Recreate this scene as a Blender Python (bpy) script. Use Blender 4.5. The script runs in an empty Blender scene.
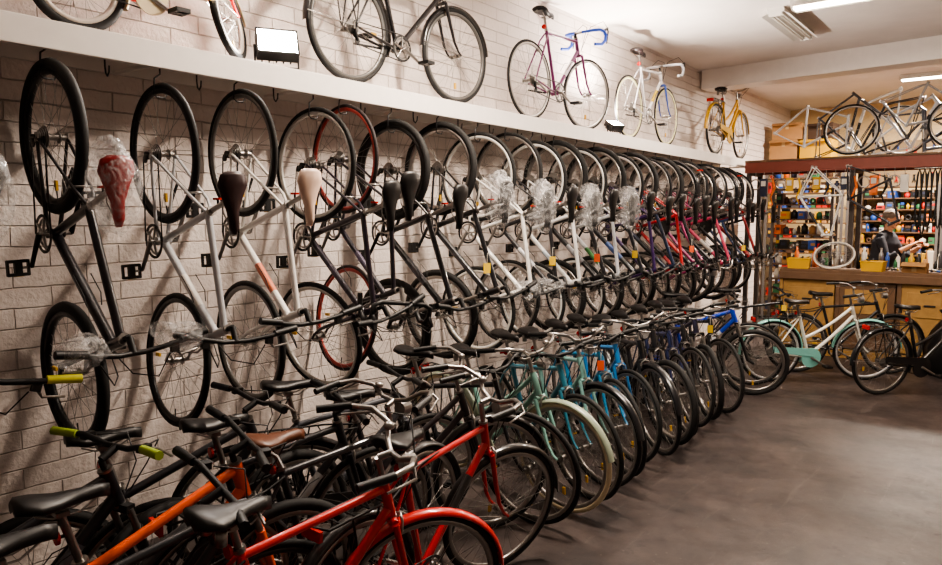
import bpy, math, random
from mathutils import Vector, Matrix
random.seed(11)
V = Vector
sc = bpy.context.scene
pi = math.pi

# ------------------------------------------------------------------ materials
def lin(c):
    return tuple(((x/255.0)/12.92 if x/255.0 <= .04045 else ((x/255.0+.055)/1.055)**2.4) for x in c)

_mc = {}
def mat(name, col, rough=.5, metal=0.0, emis=0.0, alpha=1.0, coat=0.0, vary=0.0):
    key = (name, tuple(col), rough, metal, emis, alpha)
    if key in _mc: return _mc[key]
    m = bpy.data.materials.new(name); m.use_nodes = True
    nt = m.node_tree; p = nt.nodes['Principled BSDF']
    c = lin(col) + (1,)
    p.inputs['Base Color'].default_value = c
    p.inputs['Roughness'].default_value = rough
    p.inputs['Metallic'].default_value = metal
    p.inputs['Coat Weight'].default_value = coat
    p.inputs['Alpha'].default_value = alpha
    if emis:
        p.inputs['Emission Color'].default_value = c
        p.inputs['Emission Strength'].default_value = emis
    if vary:
        tc = nt.nodes.new('ShaderNodeTexCoord'); n = nt.nodes.new('ShaderNodeTexNoise')
        n.inputs['Scale'].default_value = 14; n.inputs['Detail'].default_value = 5
        nt.links.new(tc.outputs['Object'], n.inputs['Vector'])
        mx = nt.nodes.new('ShaderNodeMix'); mx.data_type = 'RGBA'
        mx.inputs['A'].default_value = tuple(x*(1-vary) for x in c[:3])+(1,)
        mx.inputs['B'].default_value = tuple(min(1, x*(1+vary)) for x in c[:3])+(1,)
        nt.links.new(n.outputs['Fac'], mx.inputs['Factor'])
        nt.links.new(mx.outputs['Result'], p.inputs['Base Color'])
    _mc[key] = m
    return m

def wrap_mat():
    m = bpy.data.materials.new('clear_plastic_wrap'); m.use_nodes = True
    nt = m.node_tree; L = nt.links; p = nt.nodes['Principled BSDF']
    p.inputs['Base Color'].default_value = (.72,.71,.71,1); p.inputs['Roughness'].default_value = .13
    tc = nt.nodes.new('ShaderNodeTexCoord'); n = nt.nodes.new('ShaderNodeTexNoise')
    n.inputs['Scale'].default_value = 11; n.inputs['Detail'].default_value = 2; n.inputs['Distortion'].default_value = 2.0
    L.new(tc.outputs['Object'], n.inputs['Vector'])
    s = nt.nodes.new('ShaderNodeMath'); s.operation = 'SUBTRACT'; s.inputs[1].default_value = .5; L.new(n.outputs['Fac'], s.inputs[0])
    a = nt.nodes.new('ShaderNodeMath'); a.operation = 'ABSOLUTE'; L.new(s.outputs[0], a.inputs[0])
    r = nt.nodes.new('ShaderNodeMapRange'); r.inputs['From Min'].default_value = 0; r.inputs['From Max'].default_value = .10
    r.inputs['To Min'].default_value = .34; r.inputs['To Max'].default_value = .09
    L.new(a.outputs[0], r.inputs[0]); L.new(r.outputs[0], p.inputs['Alpha'])
    b = nt.nodes.new('ShaderNodeBump'); b.inputs['Strength'].default_value = .8; b.inputs['Distance'].default_value = .03
    L.new(n.outputs['Fac'], b.inputs['Height']); L.new(b.outputs[0], p.inputs['Normal'])
    return m

def paint(col): return mat('frame_paint', col, .28, .0, coat=.5)
TIRE = mat('tire_rubber', (18, 17, 17), .75)
METAL = mat('bright_metal', (158, 154, 150), .3, .9)
DMETAL = mat('dark_metal', (60, 60, 62), .4, .8)
BLACK = mat('black_plastic', (16, 16, 17), .5)
SADDLE = mat('saddle_vinyl', (18, 16, 16), .45)
WRAP = wrap_mat()
REFL = mat('reflector_red', (180, 25, 15), .25)
YREF = mat('reflector_amber', (205, 160, 40), .3)

def wall_mat(name, base, axis, brick=True):
    m = bpy.data.materials.new(name); m.use_nodes = True
    nt = m.node_tree; L = nt.links; p = nt.nodes['Principled BSDF']
    p.inputs['Roughness'].default_value = .5
    tc = nt.nodes.new('ShaderNodeTexCoord'); sp = nt.nodes.new('ShaderNodeSeparateXYZ')
    cb = nt.nodes.new('ShaderNodeCombineXYZ')
    L.new(tc.outputs['Object'], sp.inputs[0])
    L.new(sp.outputs[axis], cb.inputs[0]); L.new(sp.outputs['Z'], cb.inputs[1])
    n = nt.nodes.new('ShaderNodeTexNoise'); n.inputs['Scale'].default_value = 2.2; n.inputs['Detail'].default_value = 8
    L.new(tc.outputs['Object'], n.inputs['Vector'])
    mx = nt.nodes.new('ShaderNodeMix'); mx.data_type = 'RGBA'
    c = lin(base)
    mx.inputs['A'].default_value = tuple(x*.8 for x in c)+(1,)
    mx.inputs['B'].default_value = tuple(min(1, x*1.12) for x in c)+(1,)
    L.new(n.outputs['Fac'], mx.inputs['Factor'])
    out = mx.outputs['Result']
    n2 = nt.nodes.new('ShaderNodeTexNoise'); n2.inputs['Scale'].default_value = 38; n2.inputs['Detail'].default_value = 5
    L.new(tc.outputs['Object'], n2.inputs['Vector'])
    bump = nt.nodes.new('ShaderNodeBump'); bump.inputs['Distance'].default_value = .014
    bump.inputs['Strength'].default_value = .9
    if brick:
        nw = nt.nodes.new('ShaderNodeTexNoise'); nw.inputs['Scale'].default_value = 6
        L.new(cb.outputs[0], nw.inputs['Vector'])
        vm = nt.nodes.new('ShaderNodeVectorMath'); vm.operation = 'MULTIPLY_ADD'
        vm.inputs[1].default_value = (.016, .016, 0)
        L.new(nw.outputs['Color'], vm.inputs[0]); L.new(cb.outputs[0], vm.inputs[2])
        b = nt.nodes.new('ShaderNodeTexBrick')
        b.inputs['Scale'].default_value = 1; b.inputs['Brick Width'].default_value = .34
        b.inputs['Row Height'].default_value = .098; b.inputs['Mortar Size'].default_value = .005
        b.inputs['Mortar Smooth'].default_value = .9
        b.inputs['Color1'].default_value = (1, 1, 1, 1); b.inputs['Color2'].default_value = (.94, .94, .94, 1)
        b.inputs['Mortar'].default_value = (.82, .79, .77, 1)
        L.new(vm.outputs[0], b.inputs['Vector'])
        mm = nt.nodes.new('ShaderNodeMix'); mm.data_type = 'RGBA'; mm.blend_type = 'MULTIPLY'
        mm.inputs['Factor'].default_value = 1
        L.new(out, mm.inputs['A']); L.new(b.outputs['Color'], mm.inputs['B'])
        out = mm.outputs['Result']
        mt = nt.nodes.new('ShaderNodeMath'); mt.operation = 'MULTIPLY_ADD'; mt.inputs[1].default_value = -1.0
        mu = nt.nodes.new('ShaderNodeMath'); mu.operation = 'MULTIPLY'; mu.inputs[1].default_value = .6
        L.new(n2.outputs['Fac'], mu.inputs[0]); L.new(b.outputs['Fac'], mt.inputs[0]); L.new(mu.outputs[0], mt.inputs[2])
        L.new(mt.outputs[0], bump.inputs['Height'])
    else:
        bump.inputs['Strength'].default_value = .2
        L.new(n2.outputs['Fac'], bump.inputs['Height'])
    L.new(out, p.inputs['Base Color']); L.new(bump.outputs[0], p.inputs['Normal'])
    return m

def floor_mat():
    m = bpy.data.materials.new('worn_painted_concrete'); m.use_nodes = True
    nt = m.node_tree; L = nt.links; p = nt.nodes['Principled BSDF']
    tc = nt.nodes.new('ShaderNodeTexCoord')
    def noise(sc_, det, ro, vec=None, dist=0):
        n = nt.nodes.new('ShaderNodeTexNoise'); n.inputs['Scale'].default_value = sc_; n.inputs['Detail'].default_value = det
        n.inputs['Roughness'].default_value = ro; n.inputs['Distortion'].default_value = dist
        L.new(vec if vec else tc.outputs['Object'], n.inputs['Vector']); return n
    def ramp(src, a, ca, b_, cb_):
        r = nt.nodes.new('ShaderNodeValToRGB')
        r.color_ramp.elements[0].position = a; r.color_ramp.elements[0].color = ca
        r.color_ramp.elements[1].position = b_; r.color_ramp.elements[1].color = cb_
        L.new(src, r.inputs[0]); return r
    def layer(base, fac, col):
        mx = nt.nodes.new('ShaderNodeMix'); mx.data_type = 'RGBA'; mx.inputs['B'].default_value = lin(col)+(1,)
        L.new(fac, mx.inputs['Factor']); L.new(base, mx.inputs['A']); return mx.outputs['Result']
    n = noise(2.2, 12, .72)
    out = ramp(n.outputs['Fac'], .36, lin((38, 33, 33))+(1,), .66, lin((74, 64, 61))+(1,)).outputs[0]
    for rot, scl, pos in ((.6, 5, .57), (-.35, 7, .60)):
        mp = nt.nodes.new('ShaderNodeMapping'); mp.inputs['Scale'].default_value = (1, .14, 1); mp.inputs['Rotation'].default_value = (0, 0, rot)
        L.new(tc.outputs['Object'], mp.inputs[0])
        n2 = noise(scl*1.6, 10, .8, mp.outputs[0], .8)
        out = layer(out, ramp(n2.outputs['Fac'], pos, (0,0,0,1), pos+.08, (.32,.32,.32,1)).outputs[0], (112, 102, 98))
    n3 = noise(7, 8, .7)
    out = layer(out, ramp(n3.outputs['Fac'], .60, (0,0,0,1), .66, (.6,.6,.6,1)).outputs[0], (28, 25, 25))
    v = nt.nodes.new('ShaderNodeTexVoronoi'); v.inputs['Scale'].default_value = 9; L.new(tc.outputs['Object'], v.inputs['Vector'])
    out = layer(out, ramp(v.outputs['Distance'], .04, (.6,.6,.6,1), .08, (0,0,0,1)).outputs[0], (104, 96, 92))
    L.new(out, p.inputs['Base Color'])
    mr = nt.nodes.new('ShaderNodeMapRange'); mr.inputs['To Min'].default_value = .24; mr.inputs['To Max'].default_value = .60
    L.new(n3.outputs['Fac'], mr.inputs[0]); L.new(mr.outputs[0], p.inputs['Roughness'])
    bp = nt.nodes.new('ShaderNodeBump'); bp.inputs['Strength'].default_value = .3; bp.inputs['Distance'].default_value = .012
    L.new(n.outputs['Fac'], bp.inputs['Height']); L.new(bp.outputs[0], p.inputs['Normal'])
    return m

# ------------------------------------------------------------------ mesh builder
class MB:
    def __init__(s): s.v = []; s.f = []; s.m = []; s.s = []; s.T = Matrix()
    def add(s, vs, fs, m, sm=True):
        o = len(s.v); T = s.T
        s.v += [tuple(T @ V(p)) for p in vs]
        s.f += [tuple(i+o for i in f) for f in fs]
        s.m += [m]*len(fs); s.s += [sm]*len(fs)
    def tube(s, pts, r, m, n=8, closed=False, cap=True, sq=1.0):
        pts = [V(p) for p in pts]; k = len(pts)
        rr = r if isinstance(r, (list, tuple)) else [r]*k
        vs = []; fs = []; nrm = None
        for i, p in enumerate(pts):
            if closed: t = pts[(i+1) % k]-pts[i-1]
            else: t = pts[min(i+1, k-1)]-pts[max(i-1, 0)]
            if t.length < 1e-9: t = V((0, 0, 1))
            t.normalize()
            if nrm is None:
                a = V((0, 1, 0)) if abs(t.y) < .9 else V((0, 0, 1))
                nrm = (a - t*a.dot(t)).normalized()
            else:
                nrm = nrm - t*nrm.dot(t)
                nrm = nrm.normalized() if nrm.length > 1e-6 else t.orthogonal().normalized()
            b = t.cross(nrm)
            for j in range(n):
                a = 2*pi*j/n
                vs.append(p + (nrm*math.cos(a) + b*math.sin(a)*sq)*rr[i])
        for i in range(k if closed else k-1):
            i2 = (i+1) % k
            for j in range(n):
                j2 = (j+1) % n
                fs.append((i*n+j, i*n+j2, i2*n+j2, i2*n+j))
        s.add(vs, fs, m)
        if cap and not closed:
            s.add(vs[:n], [tuple(reversed(range(n)))], m, False)
            s.add(vs[-n:], [tuple(range(n))], m, False)
    def revolve(s, c, prof, m, seg=40, a0=0, a1=2*pi, axis='y', closedp=True, sm=True):
        c = V(c)
        E = {'y': (V((1,0,0)), V((0,0,1)), V((0,1,0))), 'z': (V((1,0,0)), V((0,1,0)), V((0,0,1))), 'x': (V((0,1,0)), V((0,0,1)), V((1,0,0)))}[axis]
        full = abs(a1-a0-2*pi) < 1e-6; k = len(prof)
        ns = seg if full else seg+1
        vs = []; fs = []
        for i in range(ns):
            a = a0+(a1-a0)*i/seg
            d = E[0]*math.cos(a)+E[1]*math.sin(a)
            for (ra, ax) in prof: vs.append(c+d*ra+E[2]*ax)
        for i in range(seg):
            i2 = (i+1) % ns
            for j in range(k if closedp else k-1):
                j2 = (j+1) % k
                fs.append((i*k+j, i*k+j2, i2*k+j2, i2*k+j))
        s.add(vs, fs, m, sm)
    def disc(s, c, r, h, m, axis='y', seg=20, r2=None):
        r2 = r if r2 is None else r2
        s.revolve(c, [(0.0001, -h/2), (r, -h/2), (r2, h/2), (0.0001, h/2)], m, seg, axis=axis, closedp=False, sm=False)
    def box(s, c, size, m, rot=None):
        c = V(c); x, y, z = [q/2 for q in size]
        R = rot if rot is not None else Matrix.Identity(3)
        vs = [c + R @ V((sx*x, sy*y, sz*z)) for sx in (-1, 1) for sy in (-1, 1) for sz in (-1, 1)]
        fs = [(0,1,3,2), (4,6,7,5), (0,4,5,1), (2,3,7,6), (0,2,6,4), (1,5,7,3)]
        s.add(vs, fs, m, False)
    def ell(s, c, rad, m, nu=14, nv=8, rot=None, noise=0, sm=True):
        c = V(c); vs = []; fs = []
        R = rot if rot is not None else Matrix.Identity(3)
        for i in range(nv+1):
            ph = pi*i/nv
            for j in range(nu):
                a = 2*pi*j/nu
                k = 1+random.uniform(-noise, noise)
                vs.append(c+R @ V((rad[0]*math.sin(ph)*math.cos(a)*k, rad[1]*math.sin(ph)*math.sin(a)*k, rad[2]*math.cos(ph)*k)))
        for i in range(nv):
            for j in range(nu):
                j2 = (j+1) % nu
                fs.append((i*nu+j, (i+1)*nu+j, (i+1)*nu+j2, i*nu+j2))
        s.add(vs, fs, m, sm)
    def mesh(s, name, mats):
        me = bpy.data.meshes.new(name)
        me.from_pydata(s.v, [], s.f)
        for mm in mats: me.materials.append(mm)
        me.polygons.foreach_set('material_index', s.m)
        me.polygons.foreach_set('use_smooth', s.s)
        me.update()
        return me

def link(o): sc.collection.objects.link(o); return o
def obj(b, name, mats, loc=(0,0,0), rotz=0, parent=None, bevel=0):
    o = bpy.data.objects.new(name, b.mesh(name, mats)); link(o)
    o.location = loc; o.rotation_euler = (0, 0, rotz)
    if parent: o.parent = parent
    if bevel:
        md = o.modifiers.new('bevel', 'BEVEL'); md.width = bevel; md.segments = 2; md.limit_method = 'ANGLE'
    return o

# ------------------------------------------------------------------ bicycle
# slots: 0 frame 1 tire 2 metal 3 black 4 saddle 5 accent/fender 6 grip 7 wrap 8 rim 9 red refl 10 amber refl 11 fork
SLOTS = [paint((30,30,32)), TIRE, METAL, BLACK, SADDLE, BLACK, BLACK, WRAP, METAL, REFL, YREF, paint((30,30,32))]

def wheel(b, c, R, t, spokes=28, hubw=.05):
    c = V(c)
    prof = [(R-t+t*math.cos(2*pi*k/8), t*.95*math.sin(2*pi*k/8)) for k in range(8)]
    b.revolve(c, prof, 1, 44)
    ri = R-2*t
    b.revolve(c, [(ri+.006, t*.62), (ri-.016, t*.5), (ri-.02, 0), (ri-.016, -t*.5), (ri+.006, -t*.62)], 8, 44)
    b.tube([c+V((0,-hubw,0)), c+V((0,-.02,0)), c+V((0,.02,0)), c+V((0,hubw,0))], [.012,.014,.014,.012], 2, 8)
    for sy in (-1, 1): b.disc(c+V((0, sy*.028, 0)), .026, .004, 2, seg=12)
    for i in range(spokes):
        sy = 1 if i % 2 else -1
        a = 2*pi*i/spokes; ah = a + (1 if (i//2) % 2 else -1)*1.15
        p0 = c+V((math.cos(ah)*.024, sy*.027, math.sin(ah)*.024))
        p1 = c+V((math.cos(a)*(ri-.014), 0, math.sin(a)*(ri-.014)))
        b.tube([p0, p1], .00135, 2, 3, cap=False)
    b.tube([c+V((ri-.018,0,0)), c+V((ri-.06,0,0))], .003, 3, 5)

def saddle(b, c, W=.078, L=.27, m=4):
    ts = [0,.06,.22,.42,.65,.88,1]; ws = [.45,.85,1,.7,.36,.28,.1]; zc = [.012,.016,.008,0,0,0,-.008]
    n = 12; vs = []; fs = []
    for t, w, z in zip(ts, ws, zc):
        for j in range(n):
            a = 2*pi*j/n
            y = math.cos(a)*W*w; zz = math.sin(a)
            zz = zz*.022 if zz > 0 else zz*.03*(abs(math.cos(a))**.3 if abs(math.cos(a)) > .01 else .3)
            vs.append(c+V((-.14+L*t, y, z+zz)))
    for i in range(len(ts)-1):
        for j in range(n):
            j2 = (j+1) % n
            fs.append((i*n+j, (i+1)*n+j, (i+1)*n+j2, i*n+j2))
    fs.append(tuple(range(n))); fs.append(tuple(reversed([(len(ts)-1)*n+j for j in range(n)])))
    b.add(vs, fs, m)
    for sy in (-1, 1):
        b.tube([c+V((-.09, sy*.03, -.02)), c+V((-.04, sy*.022, -.045)), c+V((.04, sy*.022, -.045)), c+V((.1, sy*.012, -.015))], .0035, 2, 5)

def fender(b, c, R, w, a0, a1, m):
    prof = []
    for k in range(7):
        a = -1.2+2.4*k/6
        prof.append((R-.012*(1-math.cos(a))*2, w*math.sin(a)))
    prof += [(p[0]-.003, p[1]*.96) for p in reversed(prof)]
    b.revolve(c, prof, m, 22, a0, a1)

CFG = {
 'hybrid_bicycle': dict(R=.345, t=.016, wb=1.04, L=.50, drop=.02, bar='flat', sad=.96, tr=.017),
 'mountain_bicycle': dict(R=.34, t=.026, wb=1.07, L=.43, drop=.10, bar='flat', sad=.93, tr=.02, susp=1),
 'road_bicycle': dict(R=.34, t=.012, wb=1.0, L=.55, drop=0, bar='drop', sad=.96, tr=.015),
 'city_bicycle': dict(R=.345, t=.017, wb=1.08, L=.48, drop=0, step=1, bar='swept', sad=.90, tr=.017, fend=1, guard=1, rack=1),
 'touring_bicycle': dict(R=.345, t=.016, wb=1.06, L=.53, drop=0, bar='swept', sad=.93, tr=.016, fend=1, rack=1),
 'kids_bicycle': dict(R=.225, t=.022, wb=.80, L=.28, drop=.03, bar='swept', sad=.60, tr=.018, guard=1, step=1, fend=1),
}

def geo(k):
    g = dict(CFG[k]); R = g['R']; s = R/.345
    g['A'] = V((0,0,R)); g['F'] = V((g['wb'],0,R)); g['B'] = V((.43*s if k != 'kids_bicycle' else .32, 0, .285*s if k != 'kids_bicycle' else .21))
    sd = V((-.292,0,.956)); g['sd'] = sd; g['S'] = g['B']+sd*g['L']
    u = V((-.309,0,.951)); pf = V((.951,0,.309)); g['u'] = u; g['pf'] = pf
    P = g['F']-pf*.045; g['P'] = P
    h0 = R+.055 + (.05 if g.get('susp') else 0)
    g['c1'] = P+u*h0; g['c2'] = g['c1']+u*(.14 if k != 'kids_bicycle' else .09)
    g['c3'] = g['c2']+u*(.05 if g['bar'] != 'swept' else .11)
    return g

def frame(b, g, kind):
    A, B, S, c1, c2, u, pf = g['A'], g['B'], g['S'], g['c1'], g['c2'], g['u'], g['pf']
    tr = g['tr']
    b.tube([c1-u*.008, c1, c2, c2+u*.008], [tr*1.25]*4, 0, 10)
    b.tube([c1-u*.012, c1-u*.002], tr*1.35, 2, 10); b.tube([c2+u*.002, c2+u*.012], tr*1.35, 2, 10)
    b.tube([B, S+g['sd']*.01], tr, 0, 10)
    dt0 = c1+u*.03
    if g.get('step'):
        mid = B*.5+dt0*.5+V((-.02,0,-.06))
        q = [dt0*(1-t)**2+mid*2*t*(1-t)+(B+V((.0,0,.015)))*t*t for t in [i/8 for i in range(9)]]
        b.tube(q, tr*1.1, 0, 10)
        tt0 = c2-u*.02; tt1 = B+g['sd']*(.22 if kind != 'kids_bicycle' else .13)
        mid = tt0*.45+tt1*.55+V((0,0,-.07))
        b.tube([tt0*(1-t)**2+mid*2*t*(1-t)+tt1*t*t for t in [i/8 for i in range(9)]], tr*.95, 0, 10)
    else:
        b.tube([dt0, B], tr*1.15, 0, 10)
        b.tube([c2-u*.025, S-g['sd']*(.02+g['drop']*.2)], tr*.95, 0, 10)
        d = (B-dt0)
        b.tube([dt0+d*.28, dt0+d*.6], tr*1.19, 5, 10)
    b.tube([B+V((0,-.036,0)), B+V((0,.036,0))], .022, 0, 10)
    for sy in (-1, 1):
        b.tube([B+V((-.02, sy*.022, 0)), B+V((-.10, sy*.035, .005)), A+V((0, sy*.062, 0))], [.011,.01,.007], 0, 6)
        b.tube([S+V((0, sy*.014, -.02)), S*.8+A*.2+V((0, sy*.035, 0)), A+V((0, sy*.062, 0))], [.008,.008,.007], 0, 6)
        b.box(A+V((0, sy*.062, 0)), (.04,.006,.035), 2)
    b.tube([S, S+g['sd']*.015], tr*1.3, 2, 10)

def fork(b, g):
    F, c1, u, pf, P = g['F'], g['c1'], g['u'], g['pf'], g['P']
    if g.get('susp'):
        cr = c1-u*.015
        b.box(cr, (.035,.13,.03), 3)
        for sy in (-1, 1):
            b.tube([cr+V((0,sy*.055,0)), cr-u*.14+V((0,sy*.055,0))], .014, 2, 8)
            b.tube([cr-u*.13+V((0,sy*.055,0)), P+u*.05+V((0,sy*.055,0)), F+V((0,sy*.055,0))], [.019,.017,.012], 11, 8)
        b.tube([cr-u*.14+V((0,-.05,0)), cr-u*.10+V((.03,-.03,0)), cr-u*.10+V((.03,.03,0)), cr-u*.14+V((0,.05,0))], .01, 11, 6)
    else:
        cr = c1-u*.018
        b.tube([cr+V((0,-.042,0)), cr+V((0,.042,0))], .015, 11, 8)
        for sy in (-1, 1):
            y = V((0, sy*.046, 0))
            b.tube([cr+y, P+u*.22+y*1.1, P+u*.10+pf*.004+y*1.2, P+u*.035+pf*.022+y*1.25, F+y*1.25], [.013,.012,.010,.008,.008], 11, 8)
    b.tube([c1-u*.02, c1], .017, 11, 8)

def brake(b, p, back=1):
    b.tube([p+V((0,-.035,-.045)), p+V((0,-.03,.0)), p+V((0,0,.016)), p+V((0,.03,0)), p+V((0,.035,-.045))], .006, 2, 6)

def bars(b, g):
    c2, c3, u, pf = g['c2'], g['c3'], g['u'], g['pf']
    b.tube([c2, c3], .0125, 2 if g['bar'] == 'swept' else 3, 8)
    k = g['bar']
    if k == 'flat':
        T = c3+pf*.07+u*.01
        b.tube([c3, T], .015, 3, 8)
        P = [T+V((-.05, -.29, .03)), T+V((-.02,-.16,.028)), T+V((0,-.06,0)), T+V((0,.06,0)), T+V((-.02,.16,.028)), T+V((-.05,.29,.03))]
        b.tube(P, .0115, 3, 8)
        for sy in (-1, 1):
            b.tube([T+V((-.051, sy*.30, .03)), T+V((-.03, sy*.185, .028))], [.017,.016], 6, 8)
            b.box(T+V((-.005, sy*.16, .02)), (.045,.03,.025), 3)
            b.tube([T+V((.01, sy*.165, .02)), T+V((.035, sy*.19, .01)), T+V((.025, sy*.27, .0))], [.007,.006,.005], 2, 5)
            b.tube([T+V((.02, sy*.14, .02)), T+V((.11, sy*.09, .01)), T+V((.10, sy*.03, -.09)), g['c1']+V((.04, sy*.01, .03))], .003, 3, 5)
    elif k == 'drop':
        T = c3+pf*.09
        b.tube([c3, T], .014, 2, 8)
        for sy in (-1, 1):
            y = sy*.21
            P = [T, T+V((0,y*.75,0)), T+V((.02,y,.0)), T+V((.075,y,-.005)), T+V((.11,y,-.035)), T+V((.105,y,-.085)), T+V((.06,y,-.125)), T+V((0,y,-.135)), T+V((-.04,y,-.14))]
            b.tube(P, [.0125]+[.0155]*8, 6, 8)
            b.tube([T+V((.08,y,0)), T+V((.125,y,.03)), T+V((.14,y,.0)), T+V((.13,y,-.11))], [.014,.013,.007,.005], 3, 6)
            b.tube([T+V((.13,y,.03)), T+V((.16,y*.6,.11)), T+V((.10,y*.1,.06)), g['c1']+V((.04,0,.04))], .0028, 3, 5)
    else:
        T = c3+pf*.05
        b.tube([c3, T], .013, 2, 8)
        for sy in (-1, 1):
            b.tube([T, T+V((.01,sy*.07,.01)), T+V((.03,sy*.14,.05)), T+V((-.01,sy*.22,.07)), T+V((-.09,sy*.265,.065)), T+V((-.19,sy*.28,.05))], .011, 2, 8)
            b.tube([T+V((-.08,sy*.262,.066)), T+V((-.21,sy*.282,.048))], [.015,.016], 6, 8)
            b.tube([T+V((0,sy*.22,.06)), T+V((.0,sy*.25,.04)), T+V((-.11,sy*.285,.02))], [.007,.006,.005], 2, 5)
            b.tube([T+V((0,sy*.22,.06)), T+V((.12,sy*.14,.07)), T+V((.11,sy*.03,-.05)), g['c1']+V((.04,0,.02))], .003, 3, 5)
        b.ell(T+V((.02,.10,.055)), (.022,.022,.016), 2, 10, 6)
        b.disc(T+V((.07,0,-.05)), .032, .05, 2, 'x', 14, .036); b.disc(T+V((.097,0,-.05)), .034, .006, 7, 'x', 14)

_bm = {}
def bike_mesh(kind, steer=0, wrap=0):
    key = (kind, steer, wrap)
    if key in _bm: return _bm[key]
    g = geo(kind); b = MB()
    A, F, B, S, R, t, u = g['A'], g['F'], g['B'], g['S'], g['R'], g['t'], g['u']
    wheel(b, A, R, t, hubw=.065)
    frame(b, g, kind)
    k = (g['sad']-.05-S.z)/.956
    top = S+g['sd']*k
    b.tube([S-g['sd']*.02, top], .0135, 2, 8)
    b.box(top+V((0,0,.005)), (.04,.05,.015), 2)
    saddle(b, top+V((.01,0,.045)), W=.09 if g['bar'] == 'swept' else .074, L=.26 if g['bar'] == 'swept' else .28)
    if g['bar'] == 'swept':
        for sy in (-1, 1):
            b.revolve(top+V((-.06, sy*.045, .0)), [(.014,-.02),(.018,-.02),(.018,.025),(.014,.025)], 2, 10, axis='z')
    C = B+V((0,-.05,0)); cr = .088 if kind != 'kids_bicycle' else .06
    b.revolve(C, [(cr,-.002),(cr,.002),(cr-.014,.002),(cr-.014,-.002)], 3, 36, sm=False)
    b.revolve(C+V((0,.008,0)), [(cr-.018,-.002),(cr-.018,.002),(cr-.03,.002),(cr-.03,-.002)], 2, 28, sm=False)
    for i in range(5):
        a = 2*pi*i/5+.3
        b.tube([C, C+V((math.cos(a)*(cr-.01), 0, math.sin(a)*(cr-.01)))], .006, 2, 5)
    b.tube([B+V((0,-.07,0)), B+V((0,.07,0))], .011, 2, 8)
    ca = -.5; cl = .17*min(1, R/.34)
    for sy, aa in ((-1, ca), (1, ca+pi)):
        e = B+V((math.cos(aa)*cl, sy*.082, math.sin(aa)*cl))
        b.tube([B+V((0, sy*.068, 0)), e], [.013,.010], 3 if kind == 'mountain_bicycle' else 2, 6)
        pd = e+V((0, sy*.055, 0))
        b.tube([e, pd], .006, 2, 5)
        for q in (-.03, .03): b.box(pd+V((q,0,0)), (.014,.085,.022), 3)
        for q in (-.042, .042): b.box(pd+V((0,q,0)), (.07,.008,.02), 3)
        b.box(pd+V((0,0,0)), (.05,.03,.024), 3)
        b.box(pd+V((.038,0,0)), (.003,.04,.012), 10)
    G = A+V((0,-.045,0)); 
    for i, rr in enumerate((.05,.044,.038,.032,.026)):
        b.disc(G+V((0,.014-.006*i,0)), rr, .0025, 2, seg=20)
    gr = .036
    b.tube([C+V((0,0,cr)), G+V((0,0,gr))], .004, 3, 4); 
    dr = A+V((.02,-.05,-.085))
    if g.get('guard'):
        b.tube([C+V((0,0,-cr)), G+V((0,0,-gr))], .004, 3, 4)
        p0 = C+V((.06,-.014,.045))*1.0; p1 = G+V((-.01,-.02,.035))
        n = 10; vs = []
        for i in range(n+1):
            f = i/n; p = p0*(1-f)+p1*f; hh = (.055*(1-f)+.035*f)
            vs += [p+V((0,0,hh)), p-V((0,0,hh*.7)), p+V((0,-.006,hh)), p+V((0,-.006,-hh*.7))]
        fs = []
        for i in range(n):
            o = 4*i
            fs += [(o,o+1,o+5,o+4), (o+2,o+6,o+7,o+3), (o,o+4,o+6,o+2), (o+1,o+3,o+7,o+5)]
        b.add(vs, fs, 5, False)
        b.disc(C+V((0,-.012,0)), cr+.02, .008, 5, seg=28)
    else:
        b.tube([A+V((0,-.06,-.01)), A+V((-.005,-.062,-.045)), dr], [.01,.012,.008], 3, 6)
        b.disc(A+V((.005,-.05,-.05)), .02, .006, 3, seg=12); b.disc(dr, .02, .006, 3, seg=12)
        b.tube([dr+V((.0,0,-.02)), C+V((0,0,-cr))], .004, 3, 4)
    d = (S-A).normalized(); bp = A+d*(R+.02); brake(b, bp+V((-.01,0,0)))
    b.tube([top-g['sd']*.08, top-g['sd']*.08+V((-.03,0,0))], .006, 3, 5)
    b.disc(top-g['sd']*.08+V((-.035,0,0)), .022, .01, 9, 'x', 12)
    b.box(A+V((R*.62,0,0)), (.045,.010,.018), 10)
    if g.get('fend'):
        fender(b, A, R+.018, .03, -.35, pi*1.02, 5)
        for sy in (-1, 1): b.tube([A+V((0,sy*.06,0)), A+V((-R-.01, sy*.028, .03))], .003, 2, 5)
    if g.get('rack'):
        z = .73
        for sy in (-1, 1):
            b.tube([S+V((0,sy*.03,-.02)), V((.02+.12,sy*.055,z)), V((-.2,sy*.055,z)), V((-.22,0,z))], .005, 3, 6)
            b.tube([A+V((0,sy*.07,0)), V((-.08,sy*.055,z))], .005, 3, 5); b.tube([A+V((0,sy*.07,0)), V((.06,sy*.055,z))], .005, 3, 5)
        for x in (.1,.02,-.06,-.14): b.tube([V((x,-.055,z)), V((x,.055,z))], .004, 3, 5)
        b.box(V((-.225,0,z-.02)), (.015,.09,.04), 9)
    else:
        d0 = g['c1']+u*.03; dd = B-d0
        if not g.get('step'):
            for sy in (-1, 1): b.tube([d0+dd*.4+V((.03,sy*.03,.05)), d0+dd*.45+V((.0,sy*.037,.06)), d0+dd*.62+V((0,sy*.037,.06))], .0028, 3, 4)
            b.tube([g['c1']+V((-.03,.0,.01)), B+V((-.02,.02,-.02))], .0028, 3, 4)
    b.tube([B+V((-.12*R/.345,.03,-.01)), B+V((-.30*R/.345,.10,-.0))], .008, 3, 6)
    P = g['P']
    b.T = Matrix.Translation(P) @ Matrix.Rotation(math.radians(steer), 4, u) @ Matrix.Translation(-P)
    wheel(b, F, R, t)
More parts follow.
